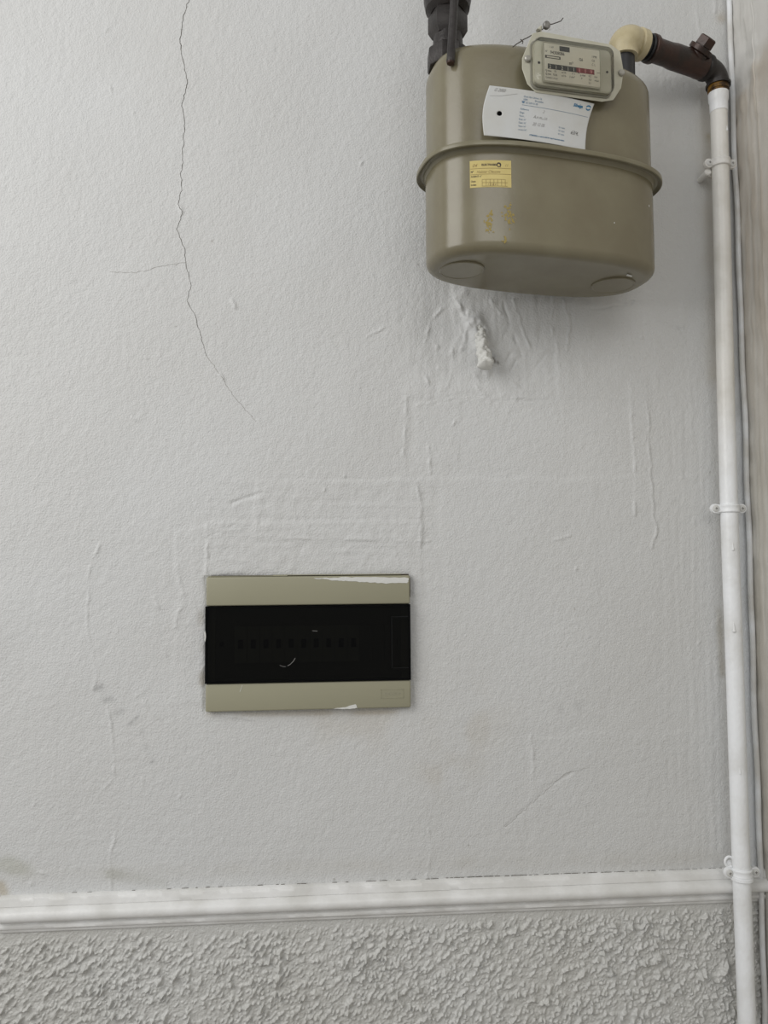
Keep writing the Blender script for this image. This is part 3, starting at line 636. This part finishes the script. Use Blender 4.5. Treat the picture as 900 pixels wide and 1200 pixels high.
ct('ATTENTION : ce num\u00e9ro doit \u00eatre rappel\u00e9 pour tout contact', 0.42, 0.10, 0.038, 0.80, bold=0.002)
p.build('printed_text', cfn(1), M_BLUE, sheet)
p = Print(); ct('Sibelga', 0.80, 0.855, 0.085, 0.92, bold=0.003, italic=0.2)
def swirl(a0, s_):
    P = []; n_ = 12
    for i in range(n_+1):
        t = R(a0+150*i/n_); P.append((0.955+0.026*math.cos(t), 0.885+0.026/ar*math.sin(t)*0.98))
    for i in range(n_+1):
        t = R(a0+150*(n_-i)/n_); rr_ = 0.012+0.010*abs(i/n_-0.5); P.append((0.955+rr_*math.cos(t), 0.885+rr_/ar*math.sin(t)))
    for i in range(n_): p.add([P[i], P[i+1], P[2*n_-i], P[2*n_+1-i]], [(0,1,2,3)])
swirl(20, 1); swirl(200, 1); p.build('logo_print', cfn(1), M_BLUE2, sheet)
p = Print(); ct('G 2000', 0.05, 0.90, 0.09, 0.8, italic=0.4); p.line([(0.03, 0.80), (0.12, 0.82), (0.26, 0.90)], 0.004)
ct('A.n m.,.i.n', 0.44, 0.47, 0.09, 0.8, italic=0.4); ct('20 12 05', 0.44, 0.32, 0.09, 0.8, italic=0.4); ct('2', 0.52, 0.60, 0.08, 0.8, italic=0.4)
p.build('handwriting', cfn(1), M_PENCIL, sheet)
p = Print(); ct('63/4,', 0.825, 0.28, 0.11, 0.85, italic=0.4); p.build('handwriting', cfn(1), M_INK, sheet)

# ------------------------------------------------------------------ shut-off tap on the inlet
iu = ML(525, 72, 0.0).x; ip = mx @ Vector((iu, 0.0, ZTOP-0.004))
0 and print('inlet', ip, iu)
tap = empty('gas_tap', ip, MROT, 'black iron gas tap with hanging rod lever above the meter', 'gas tap')
mb_ = MB(); mb_.ax((0, 0, -0.016), (0, 0, 1), [(0, 0.0205), (0.012, 0.0205), (0.018, 0.0195), (0.03, 0.0185)], 32); mb_.build('inlet_neck', M_METER, tap)
mb_ = MB(); mb_.ax((0, 0, -0.004), (0, 0, 1), [(0, 0.0225), (0.0, 0.0262), (0.002, 0.0275), (0.022, 0.0275), (0.0245, 0.0255), (0.0245, 0.018)], 8, R(10)); o = mb_.build('union_nut', M_IRON, tap)
mb_ = MB(); mb_.ax((0, 0, 0.018), (0, 0, 1), [(0, 0.0205), (0.006, 0.0205), (0.0065, 0.0195), (0.034, 0.0185)], 28); mb_.build('tap_neck', M_IRON, tap)
mb_ = MB(); mb_.ax((0, 0, 0.038), (0, 0, 1), [(0, 0.0205), (0.008, 0.0255), (0.028, 0.0255), (0.034, 0.023), (0.038, 0.021)], 6, R(8)); o = mb_.build('hexagon_collar', M_IRON, tap)
mb_ = MB(); mb_.ax((0, 0, 0.070), (0, 0, 1), [(0, 0.022), (0.006, 0.0285), (0.02, 0.031), (0.035, 0.031), (0.05, 0.026), (0.07, 0.021), (0.10, 0.020)], 28)
mb_.ax((0, 0, 0.098), (0, -1, 0), [(0, 0.018), (0.036, 0.018), (0.040, 0.014)], 20); mb_.build('tap_body', M_IRON, tap)
mb_ = MB(); r0 = ML(528, 74, -0.048)-Vector((iu, 0, ZTOP-0.004)); r1 = ML(535, -45, -0.050)-Vector((iu, 0, ZTOP-0.004))
mb_.sweep([r0, r0+(r1-r0)*0.02, r0+(r1-r0)*0.04, r1], [0.0048, 0.0056, 0.0052, 0.0052], 18); mb_.build('rod_lever', M_IRON, tap)
mb_ = MB(); dn = (r0-r1).normalized(); mb_.ax(r0-dn*0.001, dn, [(0, 0.0053), (0.0018, 0.0045)], 18); mb_.build('lever_end', M_BROWN, tap)
mb_ = MB(); mb_.ax((0, 0, 0.165), (0, 0, 1), [(0, 0.019), (0.5, 0.019)], 24); mb_.build('supply_pipe', M_IRON, tap)

# ------------------------------------------------------------------ outlet fittings
ou = ML(733, 66, 0.0).x; op = mx @ Vector((ou, 0, ZTOP-0.006))
fit = empty('outlet_fitting', op, 0, 'cream elbow and rusty brown tee joining the meter outlet to the riser', 'pipe fitting')
zp = W(842, 112, 0.03)                       # top of the white pipe
PT = Vector((zp.x, -0.030, zp.z))
def ray_z(px, py, x):                        # point where the pixel's ray passes the vertical line x
    r = FW+RT*((px-450)/F)-UP*((py-600)/F); t = (x-CAM.x)/r.x; return CAM+r*t
zc = None
# height of the horizontal run: pixel (790, 64) at the depth half way
yd = (op.y+PT.y)/2; zc = W(792, 66, -yd).z
A = Vector((op.x-0.003, op.y, zc)); B = Vector((PT.x, PT.y, zc)); dirh = (B-A).normalized(); Lh = (B-A).length
0 and print('outlet', op, 'A', A, 'B', B, Lh, 'ptop', PT)
def fl_(p): return p-op
def arc(c0, d0, d1, r, n=10):                 # quarter bend starting at c0 heading d0, leaving along d1
    cc = c0+d1*r; return [cc-d1*r*math.cos(math.pi/2*i/n)+d0*r*math.sin(math.pi/2*i/n) for i in range(n+1)]
Z_ = Vector((0, 0, 1))
mb_ = MB(); mb_.ax(fl_(Vector((A.x, A.y, op.z-0.012))), Z_, [(0.008, 0.019), (0.016, 0.019), (0.0165, 0.0150), (max(zc-op.z+0.004, 0.022), 0.0150)], 26); mb_.build('outlet_neck', M_LEVER, fit)
st = Vector((A.x, A.y, zc-0.020)); bend = arc(st, Z_, dirh, 0.020, 12)
pth = [st-Z_*0.008, st-Z_*0.003, st-Z_*0.0028]+bend+[bend[-1]+dirh*0.002, bend[-1]+dirh*0.004, bend[-1]+dirh*0.014]
rd = [0.0195, 0.0198, 0.0192]+[0.0195+0.0032*math.sin(math.pi*i/12) for i in range(13)]+[0.0185, 0.0208, 0.0205]
mb_ = MB(); mb_.sweep([fl_(p_) for p_ in pth], rd, 32, up=(0, -1, 0)); mb_.build('cream_elbow', M_CREAM, fit, 50)['label'] = 'cream painted elbow'
a1 = bend[-1]+dirh*0.0135; remain = (B-a1).dot(dirh)
mb_ = MB(); mb_.ax(fl_(a1), dirh, [(0, 0.0150), (0.008, 0.0150), (0.0082, 0.0172), (0.0105, 0.0182), (0.013, 0.0168), (0.018, 0.0155)], 28); mb_.build('nipple', M_LEVER, fit)
a2 = a1+dirh*0.013; tl_ = remain-0.013-0.031
mb_ = MB(); mb_.ax(fl_(a2), dirh, [(0, 0.0165), (0.0015, 0.0190), (0.007, 0.0190), (0.009, 0.0160), (0.35*tl_, 0.0160), (0.45*tl_, 0.0172), (tl_-0.009, 0.0172), (tl_-0.007, 0.0178), (tl_, 0.0178), (tl_+0.001, 0.016)], 30)
bd = (Z_*0.62+Vector((0, -1, 0))*0.72+dirh*0.42).normalized(); bc = a2+dirh*(tl_*0.80)
mb_.ax(fl_(bc), bd, [(0, 0.015), (0.014, 0.015), (0.016, 0.0180), (0.022, 0.0180), (0.0225, 0.0150)], 26); mb_.build('brown_tee', M_BROWN, fit, 45)
mb_ = MB(); mb_.ax(fl_(bc), bd, [(0.020, 0.012), (0.0235, 0.012), (0.0237, 0.0143), (0.0345, 0.0138), (0.036, 0.0115)], 6, R(12)); mb_.build('hexagon_plug', M_BROWN, fit, 30)
e0 = B-dirh*0.029; eb = arc(B-dirh*0.019, dirh, -Z_, 0.019, 12)
pth = [e0, e0+dirh*0.003, e0+dirh*0.0075, e0+dirh*0.008]+eb+[eb[-1]-Z_*0.0003, eb[-1]-Z_*0.0006, eb[-1]-Z_*0.004]
rd = [0.0160, 0.0184, 0.0182, 0.0152]+[0.0152]*13+[0.0156, 0.0176, 0.0174]
mb_ = MB(); mb_.sweep([fl_(p_) for p_ in pth], rd, 30, up=(0, -1, 0)); mb_.build('iron_elbow', M_IRON, fit, 45)
eb1 = eb[-1]-Z_*0.0035
hb = max(eb1.z-PT.z, 0.006)
mb_ = MB(); mb_.ax(fl_(eb1), -Z_, [(0, 0.0150), (hb*0.5, 0.0150), (hb*0.55, 0.0138), (hb+0.004, 0.0135)], 28); mb_.build('brass_joint', M_BRASS, fit)
# ------------------------------------------------------------------ white gas pipe
pyl = [(842,112),(847,300),(852.5,560),(862,800),(867.5,1000),(876,1205)]
cpt = [W(a, b, 0.030) for a, b in pyl]; last = cpt[-1]; sl = (cpt[-1].x-cpt[0].x)/(cpt[-1].z-cpt[0].z)
pp = []
for i in range(110):
    z = cpt[0].z+(0.0-cpt[0].z)*i/109; x = cpt[0].x+sl*0.5*(z-cpt[0].z)
    # interpolate the measured run, then straight on to the floor
    for a, b in zip(cpt, cpt[1:]):
        if b.z <= z <= a.z: x = a.x+(b.x-a.x)*(a.z-z)/(a.z-b.z)
    if z < last.z: x = last.x
    pp.append(Vector((x, -0.030, z)))
pipe = empty('gas_pipe', (last.x, -0.03, 0), 0, 'white painted vertical gas pipe running down beside the corner', 'pipe')
of = Vector((last.x, -0.03, 0))
xs_ = [p_.x for p_ in pp]; sm = [sum(xs_[max(0, i-9):i+10])/len(xs_[max(0, i-9):i+10]) for i in range(len(xs_))]
pp = [Vector((sm[i] if 9 < i < 100 else xs_[i]*0.5+sm[i]*0.5, -0.030, p_.z)) for i, p_ in enumerate(pp)]
mb_ = MB(); mb_.sweep([p_-of for p_ in pp], 0.0119, 28, up=(0, -1, 0)); o = mb_.build('pipe_tube', M_PIPE, pipe)
me = o.data; at_ = me.color_attributes.new('stain_shade', 'FLOAT_COLOR', 'POINT')
for i, v in enumerate(me.vertices):
    k = min(1, max(0, (v.co.z-1.62+0.05*mn.noise(v.co*25))/0.12)); at_.data[i].color = (1-0.11*k, 1-0.14*k, 1-0.20*k, 1)  # upper run creamier and darker above a wavering boundary
mb_ = MB(); t0 = pp[0]-of; mb_.ax(t0+Z_*0.004, -Z_, [(0, 0.0130), (0.001, 0.0142), (0.012, 0.0140), (0.014, 0.0128), (0.030, 0.0126)], 28); mb_.build('pipe_collar', M_PIPE, pipe)
def pipe_x(z):
    for a, b in zip(pp, pp[1:]):
        if b.z <= z <= a.z: return a.x+(b.x-a.x)*(a.z-z)/(a.z-b.z)
    return pp[-1].x
for px, py, s_ in ((859.5,642,1.0),(861,737,1.3),(853,150,0.7),(868,905,0.7)):        # runs of thick paint
    c = W(px, py, 0.0425); x = pipe_x(c.z); dx = max(-0.010, min(0.010, c.x-x)); mb_ = MB()
    y = -0.030-math.sqrt(0.0124**2-dx**2)+0.0008; q0 = Vector((x+dx, y, c.z))-of
    mb_.sweep([q0+Z_*0.008*s_, q0+Z_*0.003*s_, q0, q0-Z_*0.003*s_, q0-Z_*0.0045*s_], [0.0003, 0.0012*s_, 0.0016*s_, 0.0022*s_, 0.0005], 10); mb_.build('paint_run', M_PIPE, pipe)
# pipe clips
def clip(py, px, label, lx, rx, extra=None, bands=1):
    z = W(px, py, 0.03).z; x = pipe_x(z); t = empty('pipe_clip', (x, -0.001, z), 0, label, 'pipe clip', 'clips holding the white gas pipe')
    mb_ = MB(); mb_.ax((0, -0.029, -0.0058), (0, 0, 1), [(0, 0.0126), (0.0003, 0.0138), (0.0016, 0.0146), (0.0030, 0.0139), (0.0058, 0.0137), (0.0086, 0.0139), (0.0100, 0.0146), (0.0113, 0.0138), (0.0116, 0.0126)], 36)
    o = mb_.build('clip_band', M_PIPE, t, 60)
    mb_ = MB(); mb_.ax((0, 0.001, 0), (0, -1, 0), [(0, 0.0060), (0.002, 0.0060), (0.0025, 0.0035), (0.017, 0.0035)], 14); mb_.build('wall_stem', M_PIPE, t)
    for sx in (lx, rx):
        sg = math.copysign(1, sx); mb_ = MB(); pr = [(sg*0.0125, 0.0052), (sx, 0.0068)]+[(sx+sg*0.0068*math.sin(a_), 0.0068*math.cos(a_)) for a_ in [R(20+140*k/8) for k in range(9)]]+[(sx, -0.0068), (sg*0.0125, -0.0052)]
        V = [(a, -0.0310, b) for a, b in pr]+[(a, -0.0250, b) for a, b in pr]; n_ = len(pr)
        oo = mesh_obj('clip_lug', V, [tuple(range(n_)), tuple(reversed(range(n_, 2*n_)))]+[(k, (k+1)%n_, n_+(k+1)%n_, n_+k) for k in range(n_)], M_PIPE, t); autosmooth(oo); bevel(oo, 0.0008)
        mb_ = MB(); mb_.ax((sx, -0.0305, 0), (0, -1, 0), [(0, 0.0050), (0.0014, 0.0048), (0.0024, 0.0030)], 16); s_o = mb_.build('screw', M_SCREW, t)
        mb_ = MB(); mb_.box((sx-0.0018, -0.0331, -0.0004), (sx+0.0018, -0.0326, 0.0004)); mb_.box((sx-0.0004, -0.0332, -0.0018), (sx+0.0004, -0.0326, 0.0018)); mb_.build('screw_slot', M_SLOT, s_o, 0)
    return t
clip(192, 843, 'white pipe clip nearest the rusty elbow, level with the seam of the meter', -0.0175, 0.0175)
c2 = clip(596, 855, 'white saddle clip midway down the pipe, level between meter and fuse box', -0.0205, 0.0185)
c3 = clip(1022, 869, 'white pipe clip with a hook eye resting at the dado rail', -0.018, 0.0195)
mb_ = MB(); mb_.sweep([(-0.0155+0.0062*math.cos(a_), -0.026, 0.0135+0.0068*math.sin(a_)) for a_ in [R(-60-280*i/16) for i in range(17)]], 0.0017, 10); mb_.build('hook_eye', M_PIPE, c3)
mb_ = MB(); mb_.ax((0, -0.029, -0.0105), (0, 0, 1), [(0, 0.0128), (0.001, 0.0150), (0.005, 0.0150), (0.006, 0.0130)], 28); mb_.build('lower_band', M_PIPE, c3)
c1 = [o_ for o_ in bpy.data.objects if o_.name.startswith('pipe_clip')][0]
mb_ = MB(); mb_.ax((-0.0165, 0.001, -0.0105), (0, -1, 0), [(0, 0.0042), (0.023, 0.0042), (0.0232, 0.0052), (0.0255, 0.0050), (0.027, 0.0035)], 18); mb_.build('screw_plug', M_PIPE, c1)
# ------------------------------------------------------------------ painted cable in the corner
cab = [W(a, b, 0.006) for a, b in ((853,-20),(855.5,60),(858.5,110),(861.5,200),(866,320),(870.5,430),(876,600),(883.5,850),(889.5,1000),(895,1195))]
cab = [Vector((min(c.x, xr(c.z)-0.0042), c.y-0.003, c.z)) for c in cab]; base_c = Vector((cab[-1].x, -0.0045, 0.0)); path = []
for a, b in zip(cab, cab[1:]):
    for i in range(16):
        p_ = a.lerp(b, i/16); path.append(p_+Vector((0.0006*math.sin(p_.z*38), -0.0006*math.sin(p_.z*23), 0)))
path.insert(0, Vector((path[0].x-0.012, path[0].y, 2.74))); path += [cab[-1], Vector((cab[-1].x, -0.006, 0.0))]
cable = empty('corner_cable', base_c, 0, 'thin white painted cable following the corner behind the pipe', 'cable')
mb_ = MB(); mb_.sweep([p_-base_c for p_ in path], 0.0038, 12, up=(0, -1, 0)); mb_.build('cable_sheath', M_CABLE, cable)

# ------------------------------------------------------------------ fuse box
ul, ur, lr, ll = [W(a, b, 0.011) for a, b in ((243,676.5),(480.5,673.8),(481.8,829.5),(239.8,834.5))]
uc = (ul+ur+lr+ll)/4; UWd = ((ur-ul).length+(lr-ll).length)/2; UHt = ((ul-ll).length+(ur-lr).length)/2
box = empty('fuse_box', (uc.x, 0, uc.z-UHt/2), 0, 'flush olive-grey fuse box with smoked black door set in the white wall', 'fuse box')
0 and print('unit', UWd, UHt, uc)
tw = ((ur.z-ul.z)+(lr.z-ll.z))/2
box.rotation_euler = (0, -tw/UWd, 0)
def UP_(px, py, d=0.011):                     # pixel -> unit space
    q_ = W(px, py, d); a_ = box.rotation_euler[1]; x, z = q_.x-uc.x, q_.z-(uc.z-UHt/2)
    m3 = Matrix.Rotation(-a_, 3, 'Y'); v_ = m3 @ Vector((x, q_.y, z)); return v_
hw_, T_ = UWd/2, 0.011
zd0, zd1 = UP_(360, 799).z, UP_(360, 709.5).z
mb_ = MB()
def band(z0, z1, name):
    b_ = MB(); b_.box((-hw_, -T_, z0), (hw_, 0.0, z1)); o = b_.build(name, M_BOX, box, 0); bevel(o, 0.0022, 3); return o
fr_t = band(zd1+0.0005, UHt, 'upper_cover'); fr_b = band(0.0, zd0-0.0005, 'lower_cover')
b_ = MB(); ix0, ix1 = -hw_+0.012, hw_-0.012
b_.box((-hw_+0.002, -0.004, zd0-0.002), (-hw_+0.012, 0.0, zd1+0.002)); b_.build('side_frame', M_INNER, box, 0)
b_ = MB(); b_.box((hw_-0.012, -0.004, zd0-0.002), (hw_-0.002, 0.0, zd1+0.002)); b_.build('side_frame', M_INNER, box, 0)
b_ = MB(); b_.box((-hw_+0.004, -0.0025, zd0-0.002), (hw_-0.004, -0.0012, zd1+0.002)); b_.build('inner_panel', M_BREAK, box, 0)
ch = (zd1-zd0); cm = (zd0+zd1)/2
for i in range(13):
    x = -hw_+0.038+i*0.0172
    if i in (11,): pass
    b_ = MB(); b_.box((x, -0.0055, cm-0.026), (x+0.0166, -0.0025, cm+0.024)); 
    br_o = b_.build('circuit_breaker', M_INNER if i < 10 else M_BREAK, box, 0)
    if i < 10:
        b_ = MB(); b_.box((x+0.005, -0.0078, cm-0.006), (x+0.0116, -0.0050, cm+0.006)); b_.build('switch_lever', M_LEVER, br_o, 0)
for x in (-hw_+0.020, hw_-0.020):
    b_ = MB(); b_.ax((x, -0.0025, cm), (0, -1, 0), [(0, 0.0034), (0.0012, 0.003)], 14); b_.build('panel_screw', M_LEVER, box)
# door: a smoked pane with its rim and finger latch
b_ = MB(); b_.box((-hw_-0.0008, -0.0125, zd0), (hw_+0.0002, -0.0105, zd1)); door = b_.build('smoked_door', M_SMOKED, box, 0)
b_ = MB(); w_ = 0.0016
for a_, c_ in (((-hw_-0.0008, -0.0124, zd0), (hw_, -0.0, zd0+w_)), ((-hw_-0.0008, -0.0124, zd1-w_), (hw_, 0.0, zd1)), ((-hw_-0.0008, -0.0124, zd0), (-hw_+w_, 0.0, zd1)), ((hw_-w_, -0.0124, zd0), (hw_, 0.0, zd1))):
    b_.box(a_, c_)
M_RIM = mat('door_rim', srgb(12, 12, 12), 0.35, spec=0.25); b_.build('door_rim', M_RIM, door, 0)
b_ = MB(); la, lb = UP_(459, 783), UP_(478, 722)
for a_, c_ in (((la.x, -0.0136, la.z), (la.x+0.001, -0.0125, lb.z)), ((la.x, -0.0136, la.z), (lb.x, -0.0125, la.z+0.001)), ((la.x, -0.0136, lb.z-0.001), (lb.x, -0.0125, lb.z))): b_.box(a_, c_)
b_.build('door_latch', M_RIM, door, 0)
# marks: paint smears, scratch and nick
def smear(P, name, y, material, seed=1, jag=0.0012, sub=5):
    rr = random.Random(seed); Q = [UP_(a, b) for a, b in P]; V = []; n_ = len(Q)
    for i in range(n_):
        a, b = Q[i], Q[(i+1)%n_]
        for k in range(sub):
            v = a.lerp(b, k/sub); V.append(((v.x+rr.uniform(-jag, jag)), y, v.z+rr.uniform(-jag, jag)*0.6))
    bm = bmesh.new(); f = bm.faces.new([bm.verts.new(v) for v in V]); bmesh.ops.triangulate(bm, faces=[f])
    me = bpy.data.meshes.new(name); bm.to_mesh(me); bm.free(); me.materials.append(material); o = bpy.data.objects.new(name, me); COL.objects.link(o); o.parent = box; return o
smear([(368,677.5),(400,676.4),(440,676),(478.5,677),(478,683),(452,683.5),(430,682.5),(408,681),(390,680)], 'paint_smear', -T_-0.0003, M_CHIP, 1, 0.0011, 7)
smear([(388,830.5),(405,828.5),(417,824.8),(419,829.5),(410,831)], 'paint_smear', -T_-0.0003, M_CHIP, 2, 0.0006, 5)
smear([(239.4,741),(241,739),(241.4,746),(240.8,752),(239.6,750)], 'paint_chip', -0.0128, M_CHIP, 3, 0.0002, 3)
def dstroke(P, w, name, material, y):
    pr = Print(); pr.line([(UP_(a, b).x, UP_(a, b).z) for a, b in P], w); return pr.build(name, lambda u, v: (u, y, v), material, box)
dstroke([(346,771),(344,774.5),(340,778.5),(337,780)], 0.0006, 'scratch', M_PENCIL, -0.01265); dstroke([(328,779.5),(332,781),(335,781)], 0.0004, 'scratch', M_PENCIL, -0.01265)
dstroke([(284,803),(281,811)], 0.0005, 'scratch', M_CHIP, -T_-0.0003); dstroke([(366,739),(372,739.5)], 0.0005, 'scratch', M_PENCIL, -0.01265)
# maker's mark pressed in a frame
ma, mb2 = UP_(446.5, 818.5), UP_(473, 807.5); b_ = MB(); th = 0.0006
for a_, c_ in (((ma.x, -T_-0.0004, ma.z), (ma.x+th, -T_, mb2.z)), ((mb2.x-th, -T_-0.0004, ma.z), (mb2.x, -T_, mb2.z)), ((ma.x, -T_-0.0004, ma.z), (mb2.x, -T_, ma.z+th)), ((ma.x, -T_-0.0004, mb2.z-th), (mb2.x, -T_, mb2.z))): b_.box(a_, c_)
b_.build('embossed_frame', M_BOX, box, 0)
V_, F_ = text2d('vynckier', 0.0075, 0.92, align='CENTER', bold=0.0001)
o = mesh_obj('embossed_lettering', [((ma.x+mb2.x)/2+x, -T_-0.0005, ma.z+0.0045+y) for x, y in V_], F_, mat('emboss_highlight', srgb(162, 159, 137), 0.35), box)
# box edging, and dark strips standing in for the shaded gap to the plaster
b_ = MB(); g0, g1 = UP_(250, 675.5), UP_(480, 673)
b_.box((-hw_+0.006, -0.0068, UHt-0.0005), (hw_-0.001, -0.0008, UHt+0.0016)); b_.build('gap_shade_strip', M_GAP, box, 0)
b_ = MB(); b_.box((-hw_+0.002, -0.0100, UHt+0.0004), (-hw_+0.110, -0.003, UHt+0.0012)); b_.box((-hw_+0.09, -0.0095, UHt+0.0012), (hw_-0.012, -0.003, UHt+0.0022)); b_.build('edge_gap_strip', M_BOX, box, 0)
b_ = MB(); b_.box((hw_-0.0005, -0.009, zd1+0.01), (hw_+0.0008, -0.001, UHt-0.004)); b_.build('edge_gap_strip', M_GAP, box, 0)

for ob in bpy.data.objects:
    if ob.type == 'MESH' and ob.data.materials and ob.data.materials[0] == M_PIPE and 'stain_shade' not in ob.data.color_attributes:
        a = ob.data.color_attributes.new('stain_shade', 'FLOAT_COLOR', 'POINT'); c = [1.0]*(4*len(ob.data.vertices)); hi = ob.matrix_basis.translation.z+(ob.parent.location.z if ob.parent else 0) > 1.7
        if hi: c = [0.90, 0.87, 0.82, 1.0]*len(ob.data.vertices)
        a.data.foreach_set('color', c)
